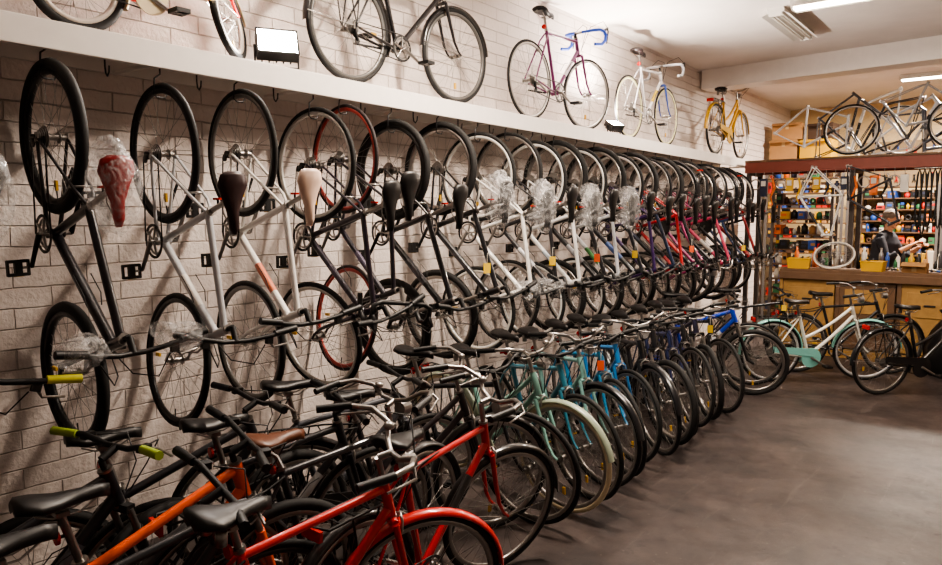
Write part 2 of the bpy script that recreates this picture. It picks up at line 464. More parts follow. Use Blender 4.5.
    b.box(F+V((0,0,-R*.62)), (.018,.010,.045), 10)
    fork(b, g); bars(b, g)
    brake(b, g['c1']-u*.03+g['pf']*.03)
    if g.get('fend'):
        fender(b, F, R+.018, .03, .15, pi*.98, 5)
        for sy in (-1, 1): b.tube([F+V((0,sy*.06,0)), F+V((-R-.01, sy*.028, .05))], .003, 2, 5)
    if wrap >= 2:
        T = g['c3']+g['pf']*.06
        for sy in (-1, 1):
            b.ell(T+V((-.03,sy*.20,.02)), (.065,.10,.065), 7, 14, 9, noise=.11)
            b.ell(T+V((-.06,sy*.16,-.05)), (.04,.05,.08), 7, 10, 7, noise=.13)
    b.T = Matrix()
    if wrap >= 1:
        b.ell(top+V((.0,0,.02)), (.185,.105,.085), 7, 16, 10, noise=.08)
        b.ell(top+V((-.13,0,-.01)), (.08,.06,.09), 7, 12, 8, noise=.14)
        b.ell(top+V((.08,.02,-.06)), (.06,.05,.08), 7, 12, 8, noise=.14)
    me = b.mesh(kind, SLOTS)
    _bm[key] = me
    return me

def bicycle(kind, M, frame_c, steer=0, wrap=0, sad=None, acc=None, tire=None, rim=None, grip=None, name=None, fork_c=None):
    o = link(bpy.data.objects.new(name or kind, bike_mesh(kind, steer, wrap)))
    def setm(i, m):
        o.material_slots[i].link = 'OBJECT'; o.material_slots[i].material = m
    setm(0, paint(frame_c))
    setm(11, paint(fork_c or (frame_c if kind != 'mountain_bicycle' else (26,26,28))))
    if sad: setm(4, mat('saddle_vinyl', sad, .42))
    if acc: setm(5, paint(acc))
    if tire: setm(1, mat('tire_rubber', tire, .7))
    if rim: setm(8, mat('rim_finish', rim, .35, .3))
    if grip: setm(6, mat('grip_rubber', grip, .6))
    o.matrix_world = M
    return o

TAGS = []
def on_floor(kind, fx, fy, head, col, lean=4, z=0, tag=None, **k):
    h = math.radians(head); d = V((math.sin(h), math.cos(h), 0))
    wb = CFG[kind]['wb']; o = V((fx, fy, z))-d*wb
    M = Matrix.Translation(o) @ Matrix.Rotation(math.atan2(d.y, d.x), 4, 'Z') @ Matrix.Rotation(math.radians(lean), 4, 'X')
    if tag is not None:
        g = geo(kind); TAGS.append((M @ (g['c2']+V((.05,0,.02))), d, tag))
    return bicycle(kind, M, col, **k)

# ------------------------------------------------------------------ room shell
H = 3.85; X1 = 7.2; Y0 = -2.6; Y1 = 15.0
def slab(name, lo, hi, m, bevel=0):
    b = MB(); lo = V(lo); hi = V(hi)
    b.box((lo+hi)/2, hi-lo, 0); return obj(b, name, [m], bevel=bevel)
slab('floor', (-.2, Y0-.2, -.12), (X1+.2, Y1+.2, 0), floor_mat())
slab('ceiling', (-.2, Y0-.2, H), (X1+.2, Y1+.2, H+.12), wall_mat('ceiling_paint', (230, 222, 216), 'Y', False))
slab('wall_left', (-.2, Y0, 0), (0, Y1, H), wall_mat('painted_brick', (229, 217, 210), 'Y'))
slab('wall_back', (0, Y1, 0), (X1, Y1+.2, H), wall_mat('cream_plaster', (222, 198, 152), 'X', False))
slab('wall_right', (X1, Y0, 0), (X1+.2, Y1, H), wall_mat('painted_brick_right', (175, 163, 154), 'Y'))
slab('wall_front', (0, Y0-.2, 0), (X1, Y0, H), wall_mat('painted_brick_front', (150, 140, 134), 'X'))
WPAINT = mat('cream_gloss_paint', (232, 226, 220), .4, vary=.06)
b = MB(); b.box((0,0,0), (7.15,.34,.26), 0)
cb = obj(b, 'ceiling_beam', [WPAINT], (3.60, 9.95, H-.131), math.radians(-6))

b = MB()
b.box((.20, 4.3, 2.63), (.38, 13.6, .03), 0)
b.box((.40, 4.3, 2.585), (.03, 13.6, .125), 0)
b.box((.012, 4.3, 2.575), (.02, 13.6, .08), 0)
for i in range(15):
    b.tube([(.385, -1.8+i*.92, 2.54), (.02, -1.8+i*.92, 2.54)], .012, 1, 6)
obj(b, 'wall_shelf_rail', [WPAINT, WPAINT], bevel=.004)
SH = 2.647

# ------------------------------------------------------------------ hanging bikes
HK = []
def hang(y, kind, col, yaw=0, dz=0, dx=.03, tilt=0, tag=None, **k):
    R = CFG[kind]['R']; wz = 2.47+dz
    if CFG[kind].get('fend'): dx += .01
    base = Matrix(((0,0,1,0),(0,1,0,0),(-1,0,0,0),(0,0,0,1)))
    piv = Matrix.Translation(V((dx+R, y, wz-R)))
    M = piv @ Matrix.Rotation(math.radians(yaw), 4, 'Z') @ Matrix.Rotation(math.radians(tilt), 4, 'X') @ base @ Matrix.Translation(V((0,0,-R)))
    bicycle(kind, M, col, **k)
    if tag is not None:
        g = geo(kind); TAGS.append((M @ (g['S']*.45+g['c2']*.55), V((0,1,0)), tag))
    HK.append((dx+R, y, wz, CFG[kind]['t']))
W_ = (226,222,216); BK = (24,24,27)
hl = [
 (.93,'hybrid_bicycle',(30,30,34), dict(wrap=1, steer=-18, grip=(214,210,40), rim=(40,40,40))),
 (1.41,'mountain_bicycle',(24,22,27), dict(sad=(140,20,22), wrap=2, yaw=-2, steer=0, rim=(28,28,28), tilt=2, acc=(40,40,44))),
 (1.92,'hybrid_bicycle',(196,198,202), dict(steer=-6, yaw=-3, acc=W_, rim=(40,40,42), tilt=2, sad=(40,14,16))),
 (2.37,'hybrid_bicycle',(232,228,224), dict(sad=(230,200,180), acc=(226,130,96), yaw=-4, tilt=1, rim=(120,118,116))),
 (2.88,'hybrid_bicycle',(34,26,40), dict(steer=10, yaw=2, acc=(60,50,66), rim=(190,188,184))),
 (3.12,'road_bicycle',(30,26,36), dict(steer=-8, yaw=-6, dz=.03, acc=(90,80,100), tire=(34,24,24), rim=(176,70,64))),
 (3.55,'mountain_bicycle',(24,24,28), dict(yaw=0, acc=(80,80,86), rim=(40,40,40))),
 (4.05,'mountain_bicycle',(28,28,32), dict(wrap=1, steer=6, acc=(50,50,54), tag=1)),
 (4.50,'hybrid_bicycle',(228,225,220), dict(wrap=2, yaw=5, acc=(200,198,194), rim=(225,222,216))),
 (4.90,'hybrid_bicycle',(34,34,38), dict(steer=-10, acc=(200,200,204), tag=1)),
 (5.28,'hybrid_bicycle',(228,226,224), dict(wrap=1, acc=(180,190,200), rim=(226,224,220))),
 (5.66,'mountain_bicycle',(24,24,28), dict(acc=(150,150,156), dz=.02, tag=0)),
 (6.04,'hybrid_bicycle',(200,202,206), dict(yaw=-5, rim=(228,226,222), acc=(60,120,60), wrap=1)),
 (6.42,'mountain_bicycle',(26,28,36), dict(acc=(60,90,150), tag=1)),
 (6.80,'hybrid_bicycle',(60,36,90), dict(steer=8, rim=(210,205,200))),
 (7.16,'mountain_bicycle',(26,40,66), dict(yaw=4)),
 (7.52,'hybrid_bicycle',(190,44,50), dict(acc=BK)),
 (7.88,'mountain_bicycle',(24,24,28), dict(acc=(170,40,40), tag=0)),
 (8.24,'city_bicycle',(150,44,96), dict(acc=BK)),
 (8.60,'hybrid_bicycle',(30,30,34), dict(yaw=4)),
 (8.96,'mountain_bicycle',(196,70,100), dict(acc=W_)),
 (9.32,'hybrid_bicycle',(26,26,30), dict()),
 (9.68,'city_bicycle',(40,60,100), dict(acc=BK, tag=1)),
 (10.04,'mountain_bicycle',(150,30,34), dict(acc=BK)),
 (10.42,'hybrid_bicycle',(24,24,28), dict(yaw=3)),
]
for i, (y, kd, c, k) in enumerate(hl):
    k = dict(k); k.setdefault('dz', (-.015, .02)[i % 2])
    hang(y, kd, c, **k)
b = MB()
for (x, y, wz, t) in HK:
    rz = wz-2*t-.024; x = min(x, .378)
    b.tube([(x-.0, y, 2.612), (x, y, wz+.045), (x, y-.03, wz+.02), (x, y-.037, rz), (x, y-.02, rz-.012), (x, y+.02, rz-.012), (x, y+.035, rz+.01)], .0045, 0, 6)
for y in [1.15, 1.67, 2.14, 2.62, 3.3, 3.8, 4.3, 4.7, 5.1, 5.48]:
    b.tube([(.34, y, 2.612), (.34, y, 2.50), (.345, y, 2.47), (.36, y, 2.455), (.376, y, 2.47), (.38, y, 2.50)], .0045, 0, 6)
obj(b, 'bike_hooks', [DMETAL])

# ------------------------------------------------------------------ bikes standing on the rail
on_floor('kids_bicycle', .32, 2.38, 2, (214,28,24), lean=0, z=SH, steer=40, acc=(232,214,178), sad=(220,205,180), rim=(200,190,180), fork_c=(214,28,24))
on_floor('touring_bicycle', .33, 4.28, 0, (20,17,19), lean=0, z=SH, steer=-4, acc=(16,15,16), rim=(90,88,86))
on_floor('road_bicycle', .29, 6.36, 0, (110,36,92), lean=0, z=SH, steer=-12, grip=(50,90,200), acc=(225,215,225))
on_floor('road_bicycle', .29, 8.32, 0, (224,222,224), lean=0, z=SH, acc=(215,185,50), grip=(200,200,205), sad=(40,30,30), rim=(210,205,160), fork_c=(60,90,170))
on_floor('city_bicycle', .33, 10.98, 0, (215,165,40), lean=0, z=SH, acc=(205,160,40))

# ------------------------------------------------------------------ floor bikes
on_floor('mountain_bicycle', 1.14, 1.42, 2, (26,26,30), lean=4, steer=12, acc=(90,90,95), grip=(150,170,60))
on_floor('mountain_bicycle', 1.44, 1.76, 3, (244,96,28), lean=4, steer=-12, acc=(30,30,32), fork_c=(244,96,28))
on_floor('hybrid_bicycle', 1.71, 1.46, 3, (40,42,46), lean=4, steer=-10, acc=(160,160,164), fork_c=(30,30,32), rim=(60,60,60))
on_floor('touring_bicycle', 1.94, 2.02, 4, (206,34,28), lean=5, steer=-24, acc=(206,34,28))
on_floor('touring_bicycle', 1.74, 2.84, -4, (190,26,28), lean=5, steer=-22, acc=(30,28,28))
on_floor('mountain_bicycle', 1.02, 2.14, 12, (34,34,38), lean=4, steer=8, acc=(200,200,200))
on_floor('hybrid_bicycle', 1.26, 2.44, 10, (30,30,34), lean=4, steer=-8, acc=(170,170,170))
on_floor('touring_bicycle', 1.50, 2.54, 6, (44,44,48), lean=4, steer=12, acc=(60,60,62), sad=(92,52,30))
on_floor('hybrid_bicycle', 1.12, 3.02, 22, (90,92,98), lean=4, steer=6, acc=BK)
on_floor('city_bicycle', 1.42, 3.24, 28, (44,40,42), lean=4, steer=-6, acc=(50,48,48), name='city_bicycle')
rl = [
 (3.46,'hybrid_bicycle',(34,36,40),84,BK,None,None),
 (3.74,'city_bicycle',(130,178,166),100,(150,160,140),(206,192,160),None),
 (4.00,'hybrid_bicycle',(44,110,130),110,(210,205,200),None,None),
 (4.27,'touring_bicycle',(130,178,172),116,BK,None,None),
 (4.55,'hybrid_bicycle',(40,124,168),120,(225,225,225),None,0),
 (4.83,'hybrid_bicycle',(32,104,160),124,(225,225,225),None,None),
 (5.12,'touring_bicycle',(32,34,38),128,BK,None,None),
 (5.41,'mountain_bicycle',(26,26,30),131,(150,30,30),None,None),
 (5.70,'hybrid_bicycle',(44,52,90),134,BK,None,None),
 (6.00,'hybrid_bicycle',(24,24,28),136,(200,200,200),None,None),
 (6.30,'mountain_bicycle',(40,36,60),138,BK,None,None),
 (6.60,'hybrid_bicycle',(26,26,30),138,BK,None,1),
]
for i, (y, kd, c, hd, ac, ti, tg) in enumerate(rl):
    on_floor(kd, 1.60+random.uniform(-.06,.06), y, hd, c, lean=random.uniform(3,6), steer=(-6,5,0,9)[i%4], acc=ac, tire=ti, tag=tg)
on_floor('mountain_bicycle', 1.66, 7.42, 74, (24,66,190), lean=4, steer=5, acc=(225,225,230))
on_floor('hybrid_bicycle', 1.50, 7.85, 72, (24,24,28), lean=4, steer=-4)
on_floor('city_bicycle', 2.42, 8.85, 48, (228,226,216), lean=5, steer=-14, acc=(130,196,186), sad=(40,34,30), name='city_bicycle', rim=(200,200,200))
on_floor('hybrid_bicycle', 1.72, 8.85, 60, (26,26,30), lean=4, steer=0, acc=W_, tag=1)
on_floor('touring_bicycle', 2.60, 9.42, 58, (28,28,32), lean=4, steer=0)
on_floor('city_bicycle', 3.36, 9.05, 40, (24,24,26), lean=4, steer=10, acc=BK)
b = MB()
for p, d, c in TAGS:
    q = p+V((0,-.03,0))
    b.tube([p, p+V((.0,-.032,.0)), q+V((0,-.004,-.07))], .0018, 3, 4)
    R = Matrix.Rotation(random.uniform(.2,.9), 3, 'Z')
    b.box(q+V((0,-.004,-.105)), (.05,.002,.07), c, R)
obj(b, 'price_tags', [mat('tag_orange',(232,92,40),.6), mat('tag_yellow',(236,196,50),.6), mat('tag_red',(210,40,36),.6), mat('tag_string',(220,216,206),.7)])

# ------------------------------------------------------------------ lights on the rail
def flood(y, zrot, tilt, s=1.0, power=45):
    e = link(bpy.data.objects.new('floodlight', None)); e.location = (.30, y, SH); e.rotation_euler = (0,0,math.radians(zrot)); e.scale = (s,s,s)
    b = MB()
    b.tube([(0,-.09,.10),(0,-.09,.01),(0,.09,.01),(0,.09,.10)], .007, 0, 6)
    R = Matrix.Rotation(math.radians(tilt), 3, 'Y')
    c = V((0,0,.10))
    b.box(c, (.05,.17,.12), 0, R)
    for i in range(5): b.box(c+R@V((-.035,-.06+.03*i,0)), (.03,.006,.10), 0, R)
    b.box(c+R@V((.029,0,0)), (.006,.16,.11), 1, R)
    for q in (-1,1):
        b.box(c+R@V((.03,q*.084,0)), (.012,.008,.125), 0, R); b.box(c+R@V((.03,0,q*.06)), (.012,.17,.008), 0, R)
    obj(b, 'lamp_head', [BLACK, mat('lamp_glass', (255,250,244), .3, emis=160)], parent=e)
    l = bpy.data.lights.new('lamp_light', 'SPOT'); l.energy = power; l.color = (1,.88,.78); l.spot_size = 2.8; l.spot_blend = .5; l.shadow_soft_size = .04
    lo = link(bpy.data.objects.new('lamp_light', l)); lo.parent = e
    lo.location = c+R@V((.06,0,0))
    lo.rotation_euler = (R @ V((1,0,0))).to_track_quat('-Z','Y').to_euler()
flood(2.68, -30, -28, 1.35, power=130)
flood(6.95, -20, -60, 1.0, power=250)

def fluoro(x, y, rotz, on=True, power=60, z=H):
    e = link(bpy.data.objects.new('fluorescent_ceiling_light', None)); e.location = (x,y,z-.001); e.rotation_euler = (0,0,math.radians(rotz))
    b = MB()
    b.box((0,0,-.025), (1.25,.16,.05), 0)
    vs = [(-.62,-.08,-.05),(.62,-.08,-.05),(.62,.08,-.05),(-.62,.08,-.05),(-.62,-.13,-.075),(.62,-.13,-.075),(.62,.13,-.075),(-.62,.13,-.075)]
    b.add(vs, [(0,1,5,4),(2,3,7,6)], 0, False)
    for q in (-.04,.04): b.tube([(-.6,q,-.07),(.6,q,-.07)], .013, 1, 10)
    for q in (-.61,.61): b.box((q,0,-.065), (.02,.12,.035), 0)
    obj(b, 'fixture', [mat('white_enamel', (225,222,215), .4), mat('tube_on', (255,240,214), .3, emis=14) if on else mat('tube_off', (215,210,200), .3)], parent=e)
    if on:
        l = bpy.data.lights.new('tube_light', 'AREA'); l.shape = 'RECTANGLE'; l.size = 1.2; l.size_y = .12
        l.energy = power; l.color = (1,.85,.71)
        lo = link(bpy.data.objects.new('tube_light', l)); lo.parent = e; lo.location = (0,0,-.10)
fluoro(1.7, 8.2, 90, False)
fluoro(2.5, 7.5, 0, True, 100)
fluoro(2.8, 12.3, 0, True, 430)
fluoro(1.9, 3.7, 0, True, 145)
fluoro(5.2, 9.0, 0, True, 35)

# ------------------------------------------------------------------ workshop
OSB = mat('osb_board', (156,120,66), .7, vary=.35)
WOOD = mat('worn_wood', (98,72,50), .6, vary=.25)
DRED = mat('oxide_red_paint', (118,52,36), .5, vary=.15)
YEL = mat('yellow_plastic', (206,160,40), .45)
CARD = mat('cardboard', (160,120,76), .8, vary=.08)
PAL = [mat('bin_red',(180,40,32),.5), mat('bin_blue',(40,80,160),.5), YEL, mat('bin_green',(50,110,70),.5), mat('bin_white',(210,205,195),.5), BLACK, CARD, mat('bin_orange',(220,110,40),.5), METAL, mat('bin_grey',(70,70,74),.5), mat('bin_navy',(30,36,60),.5), BLACK, mat('bin_brown',(80,56,40),.6)]
NP = len(PAL)

b = MB(); x0, x1, y0, y1, z = 1.20, 4.6, 10.05, 10.65, 1.10
b.box(((x0+x1)/2,(y0+y1)/2,z), (x1-x0,y1-y0,.05), 1)
b.box(((x0+x1)/2,y0-.01,z-.06), (x1-x0,.03,.09), 3)
n = 5; w = (x1-x0)/n
for i in range(n):
    xc = x0+w*(i+.5)
    b.box((xc,y0+.04,.58), (w-.04,.02,.88), 3 if i % 2 else 0)
    b.box((xc,y0+.028,.74), (w*.7,.012,.30), 0)
    b.box((xc,y0+.02,.74), (.12,.02,.02), 2)
    b.box((x0+w*i+.02,y0+.05,.54), (.05,.07,1.07), 3)
for x in (x0+.02, x1-.02): b.box((x,(y0+y1)/2,.54), (.04,y1-y0,1.07), 0)
b.box(((x0+x1)/2,y1-.02,.54), (x1-x0,.03,1.07), 0)
b.box(((x0+x1)/2,y0+.06,.06), (x1-x0,.04,.12), 0)
obj(b, 'workbench_counter', [OSB, WOOD, BLACK, WOOD], bevel=.004)
CT = 1.126
def bin_(x, y, z, w, d, h, m, rz=0, name='storage_bin'):
    b = MB(); t = .008
    R0 = [(-w/2*.88,-d/2*.88,0),(w/2*.88,-d/2*.88,0),(w/2*.88,d/2*.88,0),(-w/2*.88,d/2*.88,0),(-w/2,-d/2,h),(w/2,-d/2,h),(w/2,d/2,h),(-w/2,d/2,h)]
    R1 = [(p[0]*.92,p[1]*.92,max(p[2],t)) for p in R0]
    b.add(R0+R1, [(3,2,1,0),(0,1,5,4),(1,2,6,5),(2,3,7,6),(3,0,4,7),(8,9,10,11),(12,13,9,8),(13,14,10,9),(14,15,11,10),(15,12,8,11),(4,5,13,12),(5,6,14,13),(6,7,15,14),(7,4,12,15)], 0, False)
    b.tube([(-w/2,-d/2,h),(w/2,-d/2,h),(w/2,d/2,h),(-w/2,d/2,h)], .008, 0, 5, closed=True)
    for i in range(7):
        b.tube([(random.uniform(-.3,.3)*w,random.uniform(-.3,.3)*d,t),(random.uniform(-.3,.3)*w,random.uniform(-.3,.3)*d,h*random.uniform(.8,1.3))], .012, 1, 6)
    return obj(b, name, [m, DMETAL], (x,y,z), rz)
def carton(x, y, z, w, d, h, rz=0, m=CARD):
    b = MB(); t = .006
    b.box((0,0,h/2), (w,d,h), 0)
    b.box((0,0,h+.001), (.05,d*1.0,.003), 1); b.box((0,-d/2-.001,h-.05), (.05,.003,.10), 1)
    R = Matrix.Rotation(.5,3,'X')
    b.box((0,-d/2-.04,h-.015), (w,.09,t), 0, R)
    return obj(b, 'cardboard_box', [m, mat('packing_tape',(190,165,120),.3)], (x,y,z), rz)
bin_(1.40,10.19,CT,.28,.2,.13,YEL,.1); bin_(2.27,10.2,CT,.26,.2,.12,YEL,-.1); bin_(3.15,10.2,CT,.3,.2,.12,PAL[0],.05)
carton(2.72,10.2,CT,.26,.18,.12,-.05)
b = MB()
for i in range(36):
    x = 1.26+i*.085+random.uniform(-.02,.02); y = 10.57+random.uniform(-.03,.03); h = random.uniform(.08,.30); r = random.uniform(.02,.038); m = random.randrange(NP)
    b.revolve((x,y,CT), [(.0001,0),(r,0),(r,h*.72),(r*.45,h*.82),(r*.45,h),(.0001,h)], m, 12, axis='z', closedp=False)
obj(b, 'spray_bottles', PAL)
b = MB()
for i in range(80):
    x = random.uniform(2.15,4.3); y = random.uniform(10.36,10.46); a = random.uniform(0,3.1); l = random.uniform(.05,.09); m = random.randrange(NP)
    d = V((math.cos(a),math.sin(a)*.4,.25*random.random()))*l
    p = V((x,y,CT+.014)); b.tube([p-d*.2, p+d*.5], .013, m, 6); b.tube([p+d*.5, p+d*1.6], .005, 8, 6)
    b.box(p+d*1.6, (.02,.02,.012), 8)
obj(b, 'hand_tools', PAL)

def loose_wheel(M, tire=None, name='bicycle_wheel', R=.34, t=.014):
    b = MB(); wheel(b, (0,0,0), R, t)
    o = obj(b, name, SLOTS)
    if tire:
        o.material_slots[1].link='OBJECT'; o.material_slots[1].material = mat('tire_rubber', tire, .7)
    o.matrix_world = M; return o
def loose_frame(M, col, kind='road_bicycle', fk=True):
    g = geo(kind); b = MB(); frame(b, g, kind)
    if fk: fork(b, g)
    o = obj(b, 'bicycle_frame', SLOTS)
    for i in (0,11): o.material_slots[i].link='OBJECT'; o.material_slots[i].material = paint(col)
    o.matrix_world = M; return o
T = Matrix.Translation; Rt = Matrix.Rotation; r_ = math.radians
loose_wheel(T((1.80,10.28,CT+.25*math.cos(r_(48))+.012)) @ Rt(r_(-48),4,'X'), (205,200,190), R=.25)

# overhead parts rack
b = MB(); ry = 11.0; rz = 2.5
b.box((2.65, ry-.28, rz), (4.3,.06,.15), 0); b.box((2.65, ry+.28, rz), (4.3,.06,.15), 0)
b.box((2.65, ry, rz+.09), (4.3,.64,.03), 1)
for x in (.55,1.9,3.3,4.7):
    for q in (-.26,.26): b.box((x,ry+q,rz/2-.03), (.06,.06,rz-.06), 2)
    b.box((x,ry,2.42), (.05,.6,.05), 2)
obj(b, 'overhead_parts_rack', [DRED, WOOD, mat('post_paint',(60,52,48),.6)], bevel=.004)
RT = rz+.106
for (x, y, rxz, ry_, c, k) in [
   (1.45,10.80,8,20,(206,206,208),'road_bicycle'), (2.15,10.90,-10,165,(30,30,34),'road_bicycle'),
   (2.55,11.02,14,-18,(190,192,198),'hybrid_bicycle'), (3.0,10.86,-6,195,(60,66,80),'mountain_bicycle'),
   (1.95,11.12,4,150,(210,208,204),'hybrid_bicycle'), (3.3,11.1,10,25,(34,34,38),'road_bicycle'), (2.75,10.76,-4,40,(150,152,156),'road_bicycle'),
   (2.35,11.22,0,0,(40,40,44),'road_bicycle'), (1.75,11.0,-12,-30,(60,62,70),'road_bicycle')]:
    g = geo(k); pts = [g['A'],g['B'],g['S'],g['c1'],g['c2'],g['F']]
    Q = Rt(r_(rxz),4,'Z') @ Rt(r_(ry_),4,'Y')
    zm = min((Q@p).z for p in pts); cx = sum((Q@p).x for p in pts)/6
    loose_frame(T((x-cx, y, RT+.03-zm)) @ Q, c, k)
for i,(x,y,l) in enumerate([(1.85,10.72,8),(3.05,10.70,14),(2.35,11.28,6),(3.25,11.25,6)]):
    loose_wheel(T((x,y,RT+.345*math.cos(r_(l))+.005)) @ Rt(r_(6*i),4,'Z') @ Rt(r_(-l),4,'X'))
g = geo('road_bicycle')
for (x, ang, c) in ((1.15,105,(212,210,206)), (1.55,80,(40,42,48))):
    Q = Rt(r_(-8),4,'Z') @ Rt(r_(ang),4,'Y')
    zM = max((Q@p).z for p in (g['A'],g['B'],g['S'],g['c1'],g['c2']))
    loose_frame(T((x, 10.50 if c[0] > 100 else 10.58, 2.46-zM)) @ Q, c, 'road_bicycle', False)
b = MB()
for i in range(16):
    x = 2.66+i*.055; z = 2.40
    L = random.uniform(.45,.85); w = .05
    pts = [(x, 10.66+random.uniform(-.01,.01), z)] + [(x+w*math.sin(k/10*2*pi)*.6, 10.66, z-L/2+L/2*math.cos(k/10*2*pi)) for k in range(1,10)]
    b.tube(pts, .013, 0, 6, closed=True)
b.tube([(2.6,10.66,2.41),(3.6,10.66,2.41)], .008, 1, 6)
obj(b, 'hanging_inner_tubes', [TIRE, METAL])
b = MB()
for i in range(17):
    x = .66+i*.115; m = random.randrange(NP); hh = random.uniform(.12,.26)
    b.tube([(x,10.68,2.43),(x,10.68,2.34)], .004, 8, 5)
    if i % 3 == 0: b.revolve((x,10.68,2.26), [(.08,-.006),(.08,.006),(.06,.006),(.06,-.006)], 8, 20, axis='y')
    elif i % 3 == 1: b.box((x,10.68,2.34-hh/2), (.09,.05,hh), m); b.box((x,10.65,2.27), (.06,.012,.07), 4)
    else: b.tube([(x,10.68,2.34),(x+.03,10.68,2.2),(x-.02,10.68,2.08),(x+.02,10.68,1.95)], [.012,.02,.012,.006], m, 6)
obj(b, 'hanging_bike_parts', PAL)

def shelves(name, x0, x1, y0, y1, h, n, seed, fill=.97, z0=.15):
    random.seed(seed); b = MB(); mats = [WOOD, mat('shelf_grey',(90,86,84),.5)]+PAL
    for x in (x0,x1):
        for y in (y0,y1): b.box((x,y,h/2), (.04,.04,h), 1)
    for i in range(n):
        z = z0+(h-z0-.03)*i/(n-1)
        b.box(((x0+x1)/2,(y0+y1)/2,z), (x1-x0,y1-y0,.02), 0)
        if i < n-1:
            gap = (h-z0-.03)/(n-1)-.03; x = x0+.03
            while x < x1-.07:
                w = random.uniform(.03,.15); w = min(w, x1-.03-x)
                hh = random.uniform(.4,.92)*gap; d = (y1-y0)*random.uniform(.5,.85)
                if random.random() < fill:
                    m = 2+random.randrange(NP); yc = y0+.02+d/2
                    q = random.random()
                    if q < .35:
                        r = min(w/2, .05)
                        b.revolve((x+w/2,y0+.1,z+.011), [(.0001,0),(r,0),(r,hh*.75),(r*.5,hh*.85),(r*.5,hh),(.0001,hh)], m, 10, axis='z', closedp=False)
                    elif q < .5:
                        rr = min(hh, w)*.48
                        b.revolve((x+w/2,y0+.1,z+.011+rr), [(rr,-.03),(rr,.03),(rr*.5,.03),(rr*.5,-.03)], m, 16, axis='y')
                    else:
                        R = Matrix.Rotation(random.uniform(-.15,.15),3,'Z')
                        b.box((x+w/2,yc,z+.011+hh/2), (w*.88,d,hh), m, R)
                        b.box((x+w/2,yc-d/2-.003,z+.011+hh*.55), (w*.5,.012,hh*.3), 2+((m+3) % NP), R)
                        if hh < gap*.6: b.box((x+w/2,yc,z+.011+hh+gap*.12), (w*.7,d*.7,gap*.24), 2+random.randrange(NP), R)
                x += w+.006
    return obj(b, name, mats)
shelves('parts_shelving', .08, 1.30, 13.3, 13.75, 2.75, 11, 3)
shelves('parts_shelving', 1.38, 2.55, 14.45, 14.9, 2.35, 12, 5)
shelves('parts_shelving', 2.62, 4.3, 14.45, 14.9, 2.3, 11, 8)
shelves('tool_shelving', .62, 1.46, 11.75, 12.1, 2.25, 10, 12)
random.seed(21)
carton(.32,13.5,2.76,.44,.38,.36,.05); carton(.86,13.5,2.76,.50,.38,.34,-.08, YEL)
carton(.36,13.5,3.13,.48,.36,.28,.1); carton(.92,13.52,3.11,.40,.34,.26,-.1, mat('dark_carton',(70,52,40),.7))
b = MB(); mats = [mat('pegboard',(150,130,100),.7), METAL]+PAL
b.box((3.0,14.975,2.75), (3.4,.03,.8), 0)
for i in range(24):
    for j in range(3):
        x = 1.45+i*.135; z = 2.50+j*.24; m = 2+random.randrange(NP); k = random.randrange(3)
        if k == 0:
            b.tube([(x,14.93,z+.08),(x,14.93,z)], .016, m, 7); b.tube([(x,14.93,z),(x,14.93,z-.09)], .006, 1, 6)
        elif k == 1:
            b.tube([(x-.02,14.93,z-.08),(x,14.93,z+.01),(x+.012,14.93,z+.05)], .010, m, 6); b.tube([(x+.02,14.93,z-.08),(x,14.93,z+.01),(x-.012,14.93,z+.05)], .010, m, 6)
        else:
            b.tube([(x,14.93,z-.08),(x,14.93,z+.06)], .008, 1, 6); b.revolve((x,14.93,z+.07), [(.024,-.005),(.024,.005),(.012,.005),(.012,-.005)], 1, 12)
obj(b, 'tool_pegboard', mats)
b = MB()
b.box((3.1,12.8,.93), (2.6,.6,.05), 0)
for x in (1.85,4.35):
    for y in (12.55,13.05): b.box((x,y,.455), (.07,.07,.91), 0)
b.box((3.1,12.8,.3), (2.5,.5,.03), 0)
b.box((3.1,12.52,.87), (2.5,.03,.08), 0)
for i in range(24):
    hh = random.uniform(.08,.42); b.box((1.9+i*.104,12.8+random.uniform(-.12,.12),.955+hh/2), (.09,.14,hh), 1+random.randrange(NP))
for i in range(20):
    hh = random.uniform(.25,.6); b.tube([(1.9+i*.12,12.65,.955),(1.9+i*.12+random.uniform(-.03,.03),12.65,.955+hh)], [.02,.008], 1+random.randrange(NP), 7)
obj(b, 'rear_workbench', [WOOD]+PAL)

b = MB()
n = 18; prof = [(0,.0001),(.0,.2),(.12,.24),(.32,.25),(.5,.18),(.62,.09),(.66,.05),(.70,.09),(.74,.12)]
vs = []; fs = []
for zi,(z,r) in enumerate(prof):
    for j in range(n):
        a = 2*pi*j/n; k = 1+.08*math.sin(5*a+zi)+random.uniform(-.05,.05)
        vs.append((math.cos(a)*r*k, math.sin(a)*r*k, z))
for i2 in range(len(prof)-1):
    for j in range(n): fs.append((i2*n+j, i2*n+(j+1)%n, (i2+1)*n+(j+1)%n, (i2+1)*n+j))
b.add(vs, fs, 0)
obj(b, 'refuse_sack', [mat('sack_plastic',(18,18,19),.3)], (3.14,9.74,0))

